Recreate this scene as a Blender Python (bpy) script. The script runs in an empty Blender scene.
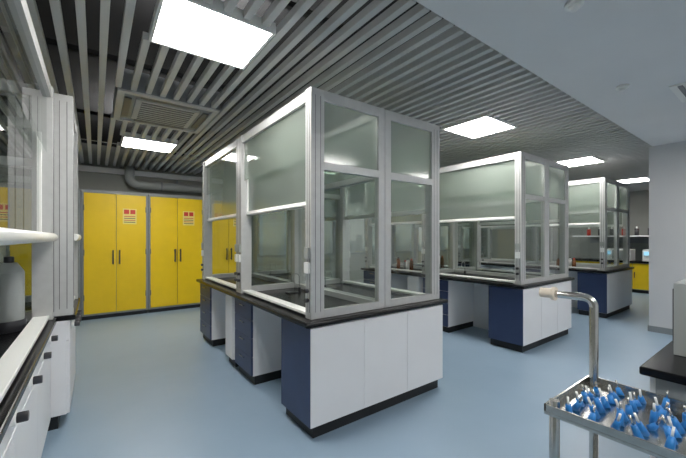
import bpy, bmesh, math, random
from mathutils import Vector, Matrix
random.seed(3)
S=bpy.context.scene
# ---------------------------------------------------------------- materials
def mat(name,col,rough=0.5,metal=0.0,noise=0.0,nscale=8,spec=0.5,bump=0.0,col2=None):
    m=bpy.data.materials.new(name); m.use_nodes=True
    nt=m.node_tree; b=nt.nodes['Principled BSDF']
    b.inputs['Base Color'].default_value=(*col,1); b.inputs['Roughness'].default_value=rough
    b.inputs['Metallic'].default_value=metal; b.inputs['Specular IOR Level'].default_value=spec
    tc=nt.nodes.new('ShaderNodeTexCoord'); n=nt.nodes.new('ShaderNodeTexNoise')
    n.inputs['Scale'].default_value=nscale; n.inputs['Detail'].default_value=5
    nt.links.new(tc.outputs['Object'],n.inputs['Vector'])
    r=nt.nodes.new('ShaderNodeValToRGB')
    c2=col2 or tuple(c*(1-noise) for c in col)
    r.color_ramp.elements[0].position=.35; r.color_ramp.elements[1].position=.65
    r.color_ramp.elements[0].color=(*c2,1); r.color_ramp.elements[1].color=(*col,1)
    nt.links.new(n.outputs['Fac'],r.inputs['Fac']); nt.links.new(r.outputs['Color'],b.inputs['Base Color'])
    if bump:
        bp=nt.nodes.new('ShaderNodeBump'); bp.inputs['Strength'].default_value=bump
        nt.links.new(n.outputs['Fac'],bp.inputs['Height']); nt.links.new(bp.outputs['Normal'],b.inputs['Normal'])
    return m
def emis(name,col,st):
    m=bpy.data.materials.new(name); m.use_nodes=True; nt=m.node_tree; nt.nodes.clear()
    e=nt.nodes.new('ShaderNodeEmission'); e.inputs[0].default_value=(*col,1); e.inputs[1].default_value=st
    o=nt.nodes.new('ShaderNodeOutputMaterial'); nt.links.new(e.outputs[0],o.inputs[0]); return m
def glass(name,tint,frost=0.0,gl=0.02,fcol=(.6,.66,.62),ior=1.65):
    """thin single-sheet pane: same Fresnel reflectance from both faces"""
    m=bpy.data.materials.new(name); m.use_nodes=True; nt=m.node_tree; nt.nodes.clear()
    N=nt.nodes.new; L=nt.links.new
    t=N('ShaderNodeBsdfTransparent'); t.inputs[0].default_value=(*tint,1)
    g=N('ShaderNodeBsdfGlossy'); g.inputs['Roughness'].default_value=gl
    ge=N('ShaderNodeNewGeometry'); mr=N('ShaderNodeMapRange')
    mr.inputs[3].default_value=ior; mr.inputs[4].default_value=1/ior
    L(ge.outputs['Backfacing'],mr.inputs[0])
    f=N('ShaderNodeFresnel'); L(mr.outputs[0],f.inputs[0])
    mx=N('ShaderNodeMixShader'); o=N('ShaderNodeOutputMaterial')
    base=t.outputs[0]
    if frost>0:
        d=N('ShaderNodeBsdfTranslucent'); d.inputs[0].default_value=(*fcol,1)
        d2=N('ShaderNodeBsdfDiffuse'); d2.inputs[0].default_value=(*fcol,1)
        a=N('ShaderNodeMixShader'); a.inputs[0].default_value=.5; L(d.outputs[0],a.inputs[1]); L(d2.outputs[0],a.inputs[2])
        b=N('ShaderNodeMixShader'); b.inputs[0].default_value=frost; L(t.outputs[0],b.inputs[1]); L(a.outputs[0],b.inputs[2])
        base=b.outputs[0]
    L(f.outputs[0],mx.inputs[0]); L(base,mx.inputs[1]); L(g.outputs[0],mx.inputs[2]); L(mx.outputs[0],o.inputs[0])
    return m
FLOOR=mat('floor_vinyl',(.265,.36,.455),.33,0,.1,2.5,.5,0,(.25,.345,.44))
ALU=mat('aluminium_frame',(.60,.60,.59),.38,.25,.06,20)
ALUD=mat('aluminium_groove',(.2,.2,.2),.5,.4)
WHT=mat('white_laminate',(.82,.82,.83),.42,0,.02,4)
PVC=mat('white_pvc',(.86,.86,.83),.3)
BLUE=mat('blue_laminate',(.035,.055,.13),.38,0,.1,6)
BLK=mat('black_epoxy',(.006,.006,.007),.25,0,.2,30,.25)
KICK=mat('black_plinth',(.008,.009,.010),.5)
YEL=mat('yellow_powdercoat',(.84,.57,.012),.35,0,.05,5)
YEL2=mat('yellow_label',(.85,.70,.22),.5)
RED=mat('red_label',(.6,.04,.02),.5)
GRY=mat('grey_cabinet',(.27,.29,.30),.5,0,.05,6)
SLAT=mat('grey_slat',(.60,.60,.59),.45,0,.05,5)
PLEN=mat('dark_plenum',(.010,.010,.011),.9)
GYP=mat('gypsum_white',(.80,.80,.80),.9,0,.03,2)
WALL=mat('wall_paint',(.36,.37,.34),.85,0,.05,2)
WALLW=mat('wall_paint_white',(.68,.68,.69),.85,0,.03,2)
STL=mat('stainless_steel',(.62,.61,.58),.22,1,.1,40)
CREAM=mat('cream_plastic',(.80,.70,.58),.45)
DRK=mat('dark_plastic',(.03,.03,.035),.4)
GLS=mat('grey_instrument',(.35,.37,.36),.45)
AMB=mat('amber_bottle',(.20,.07,.02),.2)
CYAN=mat('blue_clip_plastic',(.02,.20,.55),.4)
GLASS=glass('clear_glass',(.80,.84,.82))
WGLASS=glass('window_glass',(.85,.88,.87))
FROST=glass('frosted_glass',(.72,.77,.73),.42,.12,(.68,.75,.68))
SASH=glass('sash_glass',(.72,.77,.73),.36,.04,(.66,.73,.66))
LIGHT=emis('led_panel',(1,.98,.95),13)
SCREEN=emis('display',(.3,.6,.8),.5)
# ---------------------------------------------------------------- mesh builder
class MB:
    def __init__(s): s.bm=bmesh.new(); s.mats=[]
    def mi(s,m):
        if m not in s.mats: s.mats.append(m)
        return s.mats.index(m)
    def box(s,x0,x1,y0,y1,z0,z1,m):
        if x1<x0:x0,x1=x1,x0
        if y1<y0:y0,y1=y1,y0
        i=s.mi(m)
        v=[s.bm.verts.new(p) for p in [(x0,y0,z0),(x1,y0,z0),(x1,y1,z0),(x0,y1,z0),(x0,y0,z1),(x1,y0,z1),(x1,y1,z1),(x0,y1,z1)]]
        for f in [(0,3,2,1),(4,5,6,7),(0,1,5,4),(1,2,6,5),(2,3,7,6),(3,0,4,7)]:
            fc=s.bm.faces.new([v[k] for k in f]); fc.material_index=i
    def panex(s,x,y0,y1,z0,z1,m):
        i=s.mi(m); f=s.bm.faces.new([s.bm.verts.new(p) for p in [(x,y0,z0),(x,y1,z0),(x,y1,z1),(x,y0,z1)]]); f.material_index=i
    def paney(s,x0,x1,y,z0,z1,m):
        i=s.mi(m); f=s.bm.faces.new([s.bm.verts.new(p) for p in [(x0,y,z0),(x1,y,z0),(x1,y,z1),(x0,y,z1)]]); f.material_index=i
    def cyl(s,p0,p1,r,m,seg=16,r2=None):
        i=s.mi(m); p0=Vector(p0); p1=Vector(p1); d=p1-p0
        q=d.to_track_quat('Z','Y').to_matrix().to_4x4()
        M=Matrix.Translation((p0+p1)/2)@q
        g=bmesh.ops.create_cone(s.bm,cap_ends=True,segments=seg,radius1=r,radius2=r if r2 is None else r2,depth=d.length,matrix=M)
        fs=set()
        for v in g['verts']:
            for f in v.link_faces: fs.add(f)
        for f in fs:
            f.material_index=i
            if len(f.verts)==4: f.smooth=True
    def tube(s,pts,r,m,seg=12):
        i=s.mi(m); pts=[Vector(p) for p in pts]; rings=[]
        up=None
        for k,p in enumerate(pts):
            if k==0:t=pts[1]-p
            elif k==len(pts)-1:t=p-pts[k-1]
            else:t=(pts[k+1]-p).normalized()+(p-pts[k-1]).normalized()
            t.normalize()
            if up is None:
                up=Vector((0,0,1)) if abs(t.z)<.9 else Vector((1,0,0))
            a=t.cross(up).normalized(); b=a.cross(t).normalized(); up=b
            rings.append([s.bm.verts.new(p+a*math.cos(2*math.pi*j/seg)*r+b*math.sin(2*math.pi*j/seg)*r) for j in range(seg)])
        for k in range(len(rings)-1):
            for j in range(seg):
                f=s.bm.faces.new([rings[k][j],rings[k][(j+1)%seg],rings[k+1][(j+1)%seg],rings[k+1][j]]); f.material_index=i; f.smooth=True
        for rg in (rings[0],rings[-1]):
            f=s.bm.faces.new(rg); f.material_index=i
    def done(s,name,bevel=0.0,parent=None):
        bmesh.ops.recalc_face_normals(s.bm,faces=s.bm.faces)
        me=bpy.data.meshes.new(name); s.bm.to_mesh(me); s.bm.free()
        for m in s.mats: me.materials.append(m)
        o=bpy.data.objects.new(name,me); S.collection.objects.link(o)
        if bevel:
            b=o.modifiers.new('bevel','BEVEL'); b.width=bevel; b.segments=2; b.limit_method='ANGLE'; b.angle_limit=math.radians(50)
        if parent: o.parent=parent
        return o
def empty(name):
    e=bpy.data.objects.new(name,None); S.collection.objects.link(e); return e
def arc(c,r,a0,a1,ax1,ax2,n=8):
    c=Vector(c);ax1=Vector(ax1);ax2=Vector(ax2)
    return [c+ax1*r*math.cos(a0+(a1-a0)*k/n)+ax2*r*math.sin(a0+(a1-a0)*k/n) for k in range(n+1)]
# ---------------------------------------------------------------- room
XL,XR,YF,YB,ZC,ZT=-1.15,13.4,-3.2,8.15,2.89,3.36
GE=1.38
m=MB(); m.box(XL-.1,XR+.1,YF-.1,YB+.1,-.1,0,FLOOR); m.done('floor')
m=MB(); m.box(XL-.1,XL,YF,YB,0,ZT,WALL); m.done('wall_left')
m=MB(); m.box(XR,XR+.1,YF,YB,0,ZT,WALL); m.done('wall_far')
m=MB(); m.box(XL-.1,XR+.1,YF-.1,YF,0,ZT,WALLW); m.done('wall_front')
m=MB()
WX0,WX1,WZ0,WZ1=3.3,13.0,.95,2.6
m.box(XL-.1,WX0,YB,YB+.15,0,ZT,WALL); m.box(WX0,WX1,YB,YB+.15,0,WZ0,WALL); m.box(WX0,WX1,YB,YB+.15,WZ1,ZT,WALL); m.box(WX1,XR+.1,YB,YB+.15,0,ZT,WALL)
m.done('wall_back')
nw=4
for k in range(nw):
    a=WX0+(WX1-WX0)*k/nw; b=WX0+(WX1-WX0)*(k+1)/nw
    m=MB()
    m.box(a,a+.06,YB+.03,YB+.1,WZ0,WZ1,GRY); m.box(b-.06,b,YB+.03,YB+.1,WZ0,WZ1,GRY)
    m.box(a+.06,b-.06,YB+.03,YB+.1,WZ0,WZ0+.06,GRY); m.box(a+.06,b-.06,YB+.03,YB+.1,WZ1-.06,WZ1,GRY)
    m.box((a+b)/2-.03,(a+b)/2+.03,YB+.03,YB+.1,WZ0+.06,WZ1-.06,GRY)
    m.paney(a+.06,(a+b)/2-.03,YB+.06,WZ0+.06,WZ1-.06,WGLASS); m.paney((a+b)/2+.03,b-.06,YB+.06,WZ0+.06,WZ1-.06,WGLASS)
    m.done('window_%d'%(k+1))
m=MB(); m.box(7.0,7.35,YF,1.42,0,ZC,WALLW); m.done('wall_right')
m=MB(); m.box(6.985,6.999,YF,1.43,0,.09,GRY); m.box(6.985,7.36,1.421,1.432,0,.09,GRY); m.done('baseboard_right')
m=MB(); m.box(XL,XR,YB-.012,YB-.001,0,.09,GRY); m.done('baseboard_back')
m=MB(); m.box(XL,XR,YB-.08,YB-.001,2.74,2.84,GYP); m.done('trim_1')
m=MB(); m.box(XL,XR,YF,GE,ZC,ZC+.05,GYP); m.box(XL,XR,GE-.03,GE,ZC+.05,ZT,GYP); m.box(XL-.1,XR+.1,YF-.1,YB+.15,ZT,ZT+.1,PLEN)
m.done('ceiling')
PX,PY=.70,.63
panels=[(x,y) for x in (.31,3.66,6.95,10.4) for y in (2.16,5.62)]
AC=(.17,1.12,3.85,4.85)
holes=[(x,x+PX,y,y+PY) for x,y in panels]+[AC]
m=MB(); x=XL+.05
while x<XR-.05:
    x1=x+.048
    cuts=sorted([(h[2]-.01,h[3]+.01) for h in holes if x1>h[0]-.01 and x<h[1]+.01])
    y=GE+.01
    for c0,c1 in cuts:
        m.box(x,x1,y,c0,ZC,ZC+.055,SLAT); y=c1
    m.box(x,x1,y,YB-.02,ZC,ZC+.055,SLAT)
    x+=.125
for y in (2.0,3.5,5.2,6.8):
    m.box(XL,XR,y,y+.04,ZC+.1,ZC+.14,PLEN)
m.done('ceiling_slats')
def lightpanel(x,y,z):
    m=MB(); t=.02
    m.box(x,x+PX,y,y+t,z-.012,z+.06,PVC); m.box(x,x+PX,y+PY-t,y+PY,z-.012,z+.06,PVC)
    m.box(x,x+t,y+t,y+PY-t,z-.012,z+.06,PVC); m.box(x+PX-t,x+PX,y+t,y+PY-t,z-.012,z+.06,PVC)
    m.box(x+t,x+PX-t,y+t,y+PY-t,z-.004,z+.05,LIGHT)
    m.done('ceiling_light_panel')
for x,y in panels: lightpanel(x,y,ZC)
for x,y in ((.6,-1.2),(3.2,-1.2),(5.6,-1.2)): lightpanel(x,y,ZC-.06)  # added panels, out of view behind the camera, to brighten the white end faces
m=MB(); a,b,c,d=AC; z0=ZC-.02
m.box(a,b,c,d,z0+.02,ZC+.2,GRY)
m.box(a,b,c,c+.06,z0,z0+.02,SLAT);m.box(a,b,d-.06,d,z0,z0+.02,SLAT);m.box(a,a+.06,c+.06,d-.06,z0,z0+.02,SLAT);m.box(b-.06,b,c+.06,d-.06,z0,z0+.02,SLAT)
for (p,q,r,s_) in ((a+.2,b-.2,c+.07,c+.13),(a+.2,b-.2,d-.13,d-.07),(a+.07,a+.13,c+.2,d-.2),(b-.13,b-.07,c+.2,d-.2)):
    m.box(p,q,r,s_,z0+.004,z0+.02,ALUD)
m.box(a+.17,b-.17,c+.17,d-.17,z0,z0+.02,SLAT)
n=9
for k in range(n):
    yy=c+.22+(d-c-.44)*k/(n-1)
    m.box(a+.22,b-.22,yy-.012,yy+.012,z0-.006,z0,ALUD)
m.done('air_conditioner_cassette')
m=MB(); m.box(4.35,4.95,.1,.74,ZC-.015,ZC,PVC)
for k in range(10): m.box(4.38,4.92,.13+k*.058,.165+k*.058,ZC-.022,ZC-.014,ALUD)
m.done('ceiling_air_grille')
for x,y in ((4.0,1.0),(2.35,.82)):
    m=MB(); m.cyl((x,y,ZC),(x,y,ZC-.02),.05,PVC,24); m.cyl((x,y,ZC-.02),(x,y,ZC-.045),.032,PVC,24,.02); m.done('smoke_detector')
# ---------------------------------------------------------------- yellow cabinets
def ycab(x0,w,h=2.32,y0=7.50,y1=8.08):
    m=MB(); x1=x0+w
    m.box(x0,x1,y0+.03,y1,.0,.07,KICK)
    m.box(x0,x1,y0+.02,y1,.07,h,GRY)
    m.box(x0+.0,x0+.03,y0,y0+.02,.07,h,GRY);m.box(x1-.03,x1,y0,y0+.02,.07,h,GRY);m.box(x0+.03,x1-.03,y0,y0+.02,h-.05,h,GRY);m.box(x0+.03,x1-.03,y0,y0+.02,.07,.1,GRY)
    mid=(x0+x1)/2
    for (p,q,s_) in ((x0+.035,mid-.004,-1),(mid+.004,x1-.035,1)):
        m.box(p,q,y0-.012,y0+.02,.105,h-.055,YEL)
        hx=mid+s_*.05
        m.box(hx-.012,hx+.012,y0-.05,y0-.012,1.0,1.02,DRK); m.box(hx-.012,hx+.012,y0-.05,y0-.012,1.2,1.22,DRK)
        m.box(hx-.012,hx+.012,y0-.062,y0-.048,.98,1.24,DRK)
        hinge=p if s_<0 else q
        for zz in (.35,1.15,1.95): m.cyl((hinge,y0-.015,zz),(hinge,y0-.015,zz+.1),.008,ALUD,8)
    lx=mid+.10
    m.box(lx,lx+.22,y0-.015,y0-.012,1.72,2.01,YEL2); m.box(lx+.02,lx+.10,y0-.017,y0-.015,1.91,1.99,RED)
    m.box(lx+.12,lx+.20,y0-.017,y0-.015,1.91,1.99,RED)
    for k in range(4): m.box(lx+.02,lx+.20,y0-.017,y0-.015,1.75+k*.036,1.762+k*.036,RED if k%2 else DRK)
    m.done('chemical_storage_cabinet',.003)
for x0 in (-1.14,-.2,.83,1.86): ycab(x0,1.02 if x0>-.5 else .93)
m=MB()
pts=[(.55,7.95,2.88),(.55,7.95,2.72)]+[Vector(p) for p in arc((.70,7.95,2.69),.15,math.pi,1.5*math.pi,(1,0,0),(0,0,1))][1:]+[(2.9,7.95,2.54)]
m.tube(pts,.085,GLS,20)
for xx in (1.1,1.9,2.7): m.cyl((xx,7.95,2.54),(xx+.03,7.95,2.54),.095,GRY,20)
for xx in (1.4,2.4): m.box(xx,xx+.03,7.93,7.97,2.62,2.7,GRY); m.box(xx,xx+.03,7.97,YB-.001,2.66,2.69,GRY)
m.done('ventilation_duct')
# ---------------------------------------------------------------- fume hood
HC=.86; HT=2.565; RZ=2.0
def hood(xf,dr,y0,L,D=.70,sash=1.70,top=HT,zc=HC,switch=True,bar=False,frost=True,back=True):
    """xf: front plane x, dr: +1 interior toward +x"""
    e=empty('fume_hood')
    X=lambda t: xf+dr*t
    y1=y0+L; pw=.082; zb=zc+.002
    fr=FROST if frost else GLASS
    m=MB()
    for a,s_ in ((y0,1),(y1-pw,-1)):
        m.box(X(0),X(.115),a,a+pw,zb,top,ALU)
        for g in (.022,.055): m.box(X(-.002),X(.001),a+g-.003,a+g+.003,zb+.05,top-.02,ALUD)
        m.box(X(D-.07),X(D),a if s_>0 else a+pw-.05,(a+.05) if s_>0 else a+pw,zb,top,ALU)
        yo=(a-.0015,a+.001) if s_>0 else (a+pw-.001,a+pw+.0015)
        for g in (.035,.08): m.box(X(g),X(g+.005),yo[0],yo[1],zb+.05,top-.05,ALUD)
        ya=a if s_>0 else a+pw-.04
        m.box(X(.115),X(D-.07),ya,ya+.04,top-.08,top,ALU)
        m.box(X(.115),X(D-.07),ya,ya+.04,RZ-.03,RZ+.03,ALU)
        m.box(X(.115),X(D-.07),ya,ya+.04,zb,zb+.06,ALU)
    m.box(X(.01),X(.06),y0+pw,y1-pw,top-.08,top,ALU)
    m.box(X(D-.05),X(D),y0+.05,y1-.05,top-.07,top,ALU)
    m.box(X(D-.05),X(D),y0+.05,y1-.05,zb,zb+.05,ALU)
    m.box(X(D-.04),X(D),y0+.05,y1-.05,RZ-.025,RZ+.025,ALU)
    m.done('frame',.003,e)
    m=MB()
    for a in (y0+.019,y1-.019):
        m.paney(X(.115),X(D-.07),a,RZ+.03,top-.08,fr)
        m.paney(X(.115),X(D-.07),a,zb+.06,RZ-.03,GLASS)
    if back:
        m.panex(X(D-.02),y0+.05,y1-.05,zb+.05,RZ-.025,GLASS)
        m.panex(X(D-.02),y0+.05,y1-.05,RZ+.025,top-.07,fr)
    m.done('glass_panels',0,e)
    sg=SASH if frost else GLASS
    m=MB()
    m.panex(X(.035),y0+pw,y1-pw,RZ+.08,top-.08,sg)
    m.panex(X(.073),y0+pw+.02,y1-pw-.02,sash+.04,min(sash+.78,top-.08),sg)
    m.done('sash_glass',0,e)
    m=MB()
    m.box(X(.055),X(.095),y0+pw,y1-pw,sash,sash+.045,PVC)
    m.box(X(.035),X(.056),y0+pw+.04,y1-pw-.04,sash+.008,sash+.022,PVC)
    if bar:
        m.cyl((X(.0),y0+pw+.03,sash+.025),(X(.0),y1-pw-.03,sash+.025),.03,PVC,20)
        m.box(X(.02),X(.056),y0+pw+.04,y1-pw-.04,sash+.01,sash+.04,PVC)
    for a in (y0+pw,y1-pw-.02): m.box(X(.06),X(.09),a,a+.02,sash+.045,min(sash+.78,top-.08),PVC)
    m.box(X(.02),X(.11),y0+pw,y1-pw,zb+.012,zb+.035,PVC)
    for yy in (y0+pw+.02,(y0+y1)/2,y1-pw-.05): m.box(X(.04),X(.09),yy,yy+.03,zb,zb+.012,PVC)
    m.done('sash_handle_and_airfoil',.004,e)
    m=MB()
    ty=y1-.35
    m.cyl((X(D-.17),ty,zb),(X(D-.17),ty,zb+.05),.015,DRK)
    r=.045; c=Vector((X(D-.17-r),ty,zb+.16))
    m.tube([(X(D-.17),ty,zb+.04),(X(D-.17),ty,zb+.16)]+arc(c,r,0,math.pi,(dr,0,0),(0,0,1))[1:]+[(X(D-.17-2*r),ty,zb+.13)],.006,GLS,10)
    m.box(X(D-.32),X(D-.2),ty-.05,ty+.05,zb,zb+.008,DRK)
    if switch:
        for yy in (y0+pw/2,y1-pw/2):
            m.box(X(-.02),X(-.002),yy-.03,yy+.03,1.20,1.28,PVC)
            m.box(X(-.02),X(-.002),yy-.03,yy+.03,1.31,1.39,GLS)
            for zz in (1.0,1.07): m.cyl((X(-.002),yy,zz),(X(-.03),yy,zz),.016,DRK,12)
    m.done('tap_and_switches',.001,e)
    return e
# ---------------------------------------------------------------- island
def island(x0,y0=2.075,L=3.14,W=1.50):
    x1=x0+W; y1=y0+L; ct=HC-.038; pt=ct-.012
    e=empty('laboratory_island_bench')
    m=MB()
    cabs=((0,.47,'door'),(1.13,1.62,'dr'),(1.7,1.95,'pan'),(2.6,L,'dr'))
    for (a,b,k) in cabs:
        m.box(x0+.04,x1-.04,y0+a+(.03 if a==0 else .01),y0+b-.01,0,.09,KICK)
        m.box(x0+.02,x1-.02,y0+a+(.018 if a==0 else 0),y0+b,.09,pt+.005,WHT)
        for xs,dr in ((x0,1),(x1,-1)):
            A,B=sorted((xs,xs+dr*.02))
            def hd(yc,zz):
                m.box(xs-dr*.018,xs-dr*.012,yc-.06,yc+.06,zz,zz+.01,STL)
                m.box(xs-dr*.018,xs,yc-.06,yc-.052,zz,zz+.01,STL); m.box(xs-dr*.018,xs,yc+.052,yc+.06,zz,zz+.01,STL)
            yc=y0+(a+b)/2
            if k=='door':
                m.box(A,B,y0+a+.004,y0+b-.003,.095,pt,BLUE)
            elif k=='dr':
                hs=[.095,.28,.465,.64,pt]
                for q in range(4):
                    m.box(A,B,y0+a+.003,y0+b-.003,hs[q]+.003,hs[q+1]-.003,BLUE); hd(yc,hs[q+1]-.05)
            else:
                m.box(A,B,y0+a+.003,y0+b-.003,.095,pt,WHT)
    m.box((x0+x1)/2-.06,(x0+x1)/2+.06,y0+.47,y0+L-.5,0,pt,WHT)
    for ye,s_ in ((y0,1),(y1,-1)):
        A,B=sorted((ye,ye+s_*.018))
        for q in range(3):
            p=x0+.002+(W-.004)*q/3; r=x0+.002+(W-.004)*(q+1)/3
            m.box(p+.001,r-.001,A,B,.095,pt,WHT)
    m.box(x0+.03,x1-.03,y0+.03,y1-.03,pt,ct,WHT)
    m.done('base_cabinets',.002,e)
    m=MB(); m.box(x0-.05,x1+.05,y0-.03,y1+.03,ct,HC,BLK)
    m.done('countertop',.012,e)
    hl=(L-.02)/2
    D=(W-.034)/2
    for k in range(2):
        ya=y0+.04+k*(hl-.02+.002)
        hood(x0+.03,1,ya,hl-.02,D=D)
        hood(x1,-1,ya,hl-.02,D=D,back=False)
for x0 in (1.235,4.34,7.43): island(x0)
def bottles(x,y):
    m=MB(); z=HC+.002
    for k in range(4):
        xx=x+random.uniform(-.06,.06); yy=y+k*.1; h=random.uniform(.12,.2); c=(AMB,PVC,GLS,AMB)[k]
        m.cyl((xx,yy,z),(xx,yy,z+h),.035,c,16); m.cyl((xx,yy,z+h),(xx,yy,z+h+.03),.035,c,16,.014); m.cyl((xx,yy,z+h+.03),(xx,yy,z+h+.055),.017,DRK if k%2 else RED,12)
    m.done('reagent_bottles')
bottles(4.66,4.2); bottles(7.75,2.7); bottles(5.5,4.2)
# ---------------------------------------------------------------- left wall hoods with bases
def wallbench(y0,y1,xf):
    e=empty('fume_hood_base_bench')
    m=MB(); xw=XL+.02; ct=HC-.038
    m.box(xw,xf-.09,y0+.01,y1-.01,0,.1,KICK)
    m.box(xw,xf-.04,y0,y1,.10,ct,WHT)
    n=3
    for q in range(n):
        a=y0+(y1-y0)*q/n;b=y0+(y1-y0)*(q+1)/n
        m.box(xf-.04,xf-.02,a+.003,b-.003,.105,.66,WHT)
    m.box(xf-.04,xf-.02,y0+.003,y1-.003,.668,ct-.004,WHT)
    for q in range(5):
        yy=y0+.2+(y1-y0-.4)*q/4
        m.cyl((xf-.02,yy,.75),(xf+.0,yy,.75),.03,PVC,18); m.cyl((xf,yy,.75),(xf+.035,yy,.75),.02,DRK,14)
    m.done('cabinet',.003,e)
    m=MB(); m.box(xw,xf+.015,y0,y1,ct,HC,BLK); m.done('countertop',.006,e)
wallbench(1.2,3.33,-.25); hA=hood(-.25,-1,1.21,2.11,D=.8,sash=1.44,switch=False,bar=True,frost=False)
wallbench(3.36,4.3,-.14); hood(-.14,-1,3.37,.92,D=.85,sash=1.44,switch=False,bar=True,frost=False)
m=MB()
cx,cy=-.45,3.03
m.cyl((cx,cy,HC+.002),(cx,cy,.93),.085,DRK,28); m.cyl((cx,cy,.93),(cx,cy,1.24),.075,GLS,28); m.cyl((cx,cy,1.24),(cx,cy,1.30),.075,GLS,28,.04); m.cyl((cx,cy,1.30),(cx,cy,1.34),.025,DRK,16)
m.done('stirred_reactor_vessel',.003,hA)
# ---------------------------------------------------------------- foreground right bench
BT=.89
e=empty('laboratory_side_bench')
m=MB(); bx0,bx1,by0,by1=1.98,6.2,-.35,.40
m.box(bx0+.05,bx1,by0+.05,by1-.05,0,.1,KICK); m.box(bx0,bx1,by0,by1-.02,.1,BT-.038,GRY)
for q in range(6):
    a=bx0+(bx1-bx0)*q/6;b=bx0+(bx1-bx0)*(q+1)/6
    m.box(a+.003,b-.003,by1-.02,by1,.105,BT-.045,WHT)
m.done('cabinet',.003,e)
m=MB(); m.box(bx0-.03,bx1,by0-.03,by1+.03,BT-.038,BT,BLK); m.done('countertop',.008,e)
m=MB(); iz=BT+.002; m.box(2.27,2.66,.03,.37,iz,1.24,GLS); m.box(2.29,2.64,.371,.377,iz+.05,1.21,DRK); m.box(2.4,2.52,.377,.38,1.04,1.14,SCREEN)
for k in range(3): m.cyl((2.56+k*.04,.377,1.0),(2.56+k*.04,.39,1.0),.012,PVC,12)
m.done('bench_instrument',.008)
e=empty('stainless_steel_trolley')
m=MB(); tx0,tx1,ty0,ty1=1.42,1.89,.05,.60; TZ=.77
for x in (tx0+.02,tx1-.03):
    for y in (ty0+.02,ty1-.03):
        hi=1.14 if (x>1.7 and y>.4) else TZ+.06
        m.tube([(x,y,.10),(x,y,hi)],.018,STL,16)
        m.cyl((x-.012,y,.04),(x+.012,y,.04),.04,DRK,18); m.cyl((x,y,.08),(x,y,.11),.012,STL)
px,py=tx1-.03,ty1-.03
m.tube([(px,py,1.13)]+arc((px,py+.04,1.14),.04,math.pi,math.pi/2,(0,1,0),(0,0,1))[0:]+[(px,py+.17,1.18)],.018,STL,16)
m.cyl((px,py+.16,1.18),(px,py+.175,1.18),.034,CREAM,20); m.cyl((px,py+.175,1.18),(px,py+.23,1.18),.025,CREAM,20)
for z in (TZ,.28):
    m.box(tx0,tx1,ty0,ty1,z,z+.012,STL)
    m.box(tx0,tx1,ty0,ty0+.008,z+.012,z+.04,STL);m.box(tx0,tx1,ty1-.008,ty1,z+.012,z+.04,STL);m.box(tx0,tx0+.008,ty0,ty1,z+.012,z+.04,STL);m.box(tx1-.008,tx1,ty0,ty1,z+.012,z+.04,STL)
m.done('frame',.001,e)
m=MB()
for i in range(7):
    for j in range(7):
        x=tx0+.05+i*.058; y=ty0+.06+j*.07
        if i>=6 and j>=6: continue
        h=.02+.03*random.random()
        zt=TZ+.0125
        dx=random.uniform(-.02,.02); dy=random.uniform(-.02,.02)
        m.cyl((x,y,zt),(x+dx,y+dy,zt+h),.014,CYAN,10,.009); m.cyl((x+dx,y+dy,zt+h),(x+dx*1.6,y+dy*1.6,zt+h+.03),.004,STL if (i+j)%2 else PVC,8)
m.done('tube_clips',0,e)
# ---------------------------------------------------------------- far end bench, yellow low cabinet
m=MB(); fx=11.6
for k in range(3):
    y=1.2+k*1.0
    m.box(fx+.05,fx+.6,y+.01,y+.96,0,.08,KICK); m.box(fx+.02,fx+.6,y,y+.98,.08,.8,GRY)
    m.box(fx,fx+.02,y+.02,y+.485,.1,.78,YEL); m.box(fx,fx+.02,y+.495,y+.96,.1,.78,YEL)
    m.box(fx-.03,fx-.02,y+.43,y+.45,.4,.55,DRK); m.box(fx-.02,fx,y+.43,y+.45,.4,.42,DRK); m.box(fx-.02,fx,y+.43,y+.45,.53,.55,DRK)
m.box(fx-.03,fx+.62,1.17,4.2,.8,.84,BLK)
m.done('low_yellow_safety_cabinet',.003)
for yy in (1.9,2.75):
    m=MB(); m.box(fx+.08,fx+.55,yy,yy+.6,.842,1.15,PVC); m.box(fx+.06,fx+.079,yy+.05,yy+.4,.88,1.12,GLS); m.box(fx+.06,fx+.079,yy+.43,yy+.57,1.0,1.1,SCREEN)
    m.done('drying_oven',.008)
m=MB(); m.box(fx+.3,XR-.01,1.0,4.2,1.5,1.53,WHT)
for k in range(10): 
    y=1.3+k*.28; m.cyl((fx+.45,y,1.531),(fx+.45,y,1.72),.05,RED if k%3==0 else DRK,12); m.cyl((fx+.45,y,1.72),(fx+.45,y,1.78),.02,PVC,10)
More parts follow.
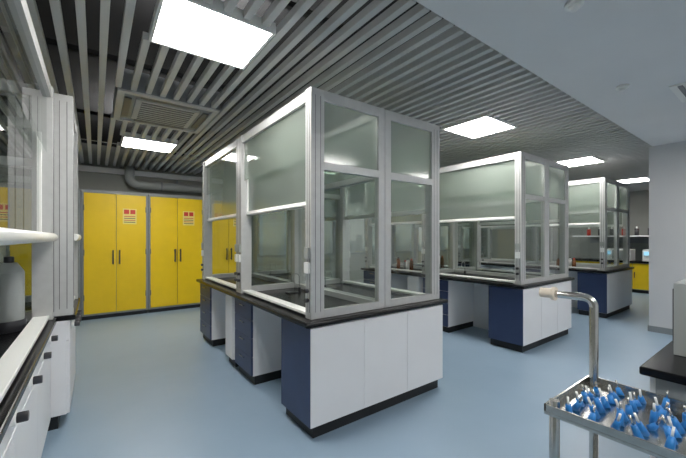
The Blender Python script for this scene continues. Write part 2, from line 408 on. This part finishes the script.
m.box(XR-.02,XR-.001,1.0,4.2,1.3,1.5,GRY)
m.done('reagent_wall_shelf')
# ---------------------------------------------------------------- world: hazy dusk sky with distant roofline
w=bpy.data.worlds.new('World'); S.world=w; w.use_nodes=True
nt=w.node_tree; N=nt.nodes.new; L=nt.links.new
bg=nt.nodes['Background']; bg.inputs[1].default_value=.27
tc=N('ShaderNodeTexCoord'); sp=N('ShaderNodeSeparateXYZ'); L(tc.outputs['Generated'],sp.inputs[0])
at=N('ShaderNodeMath'); at.operation='ARCTAN2'; L(sp.outputs[0],at.inputs[0]); L(sp.outputs[1],at.inputs[1])
def mth(op,a,b):
    n=N('ShaderNodeMath'); n.operation=op
    for i,v in enumerate((a,b)):
        if v is None: continue
        if isinstance(v,(int,float)): n.inputs[i].default_value=v
        else: L(v,n.inputs[i])
    return n.outputs[0]
q=mth('FLOOR',mth('MULTIPLY',at.outputs[0],55),None)
wn=N('ShaderNodeTexWhiteNoise'); wn.noise_dimensions='1D'; L(q,wn.inputs['W'])
hgt=mth('SUBTRACT',mth('MULTIPLY',wn.outputs['Value'],.05),.035)
fac=mth('LESS_THAN',sp.outputs[2],hgt)
gr=N('ShaderNodeValToRGB'); L(sp.outputs[2],gr.inputs[0])
gr.color_ramp.elements[0].position=0; gr.color_ramp.elements[0].color=(.66,.68,.64,1)
gr.color_ramp.elements[1].position=.35; gr.color_ramp.elements[1].color=(.30,.35,.37,1)
mx=N('ShaderNodeMix'); mx.data_type='RGBA'; L(fac,mx.inputs[0]); L(gr.outputs[0],mx.inputs[6]); mx.inputs[7].default_value=(.36,.39,.38,1)
L(mx.outputs[2],bg.inputs[0])
cam=bpy.data.cameras.new('Camera'); co=bpy.data.objects.new('Camera',cam); S.collection.objects.link(co)
co.location=(0,0,1.46); co.rotation_euler=(math.radians(90),0,math.radians(-36.3))
cam.sensor_width=36; cam.lens=337/686*36; cam.shift_y=.0131; cam.clip_start=.02; cam.clip_end=500
S.camera=co
S.view_settings.view_transform='Standard'
S.view_settings.exposure=1.4
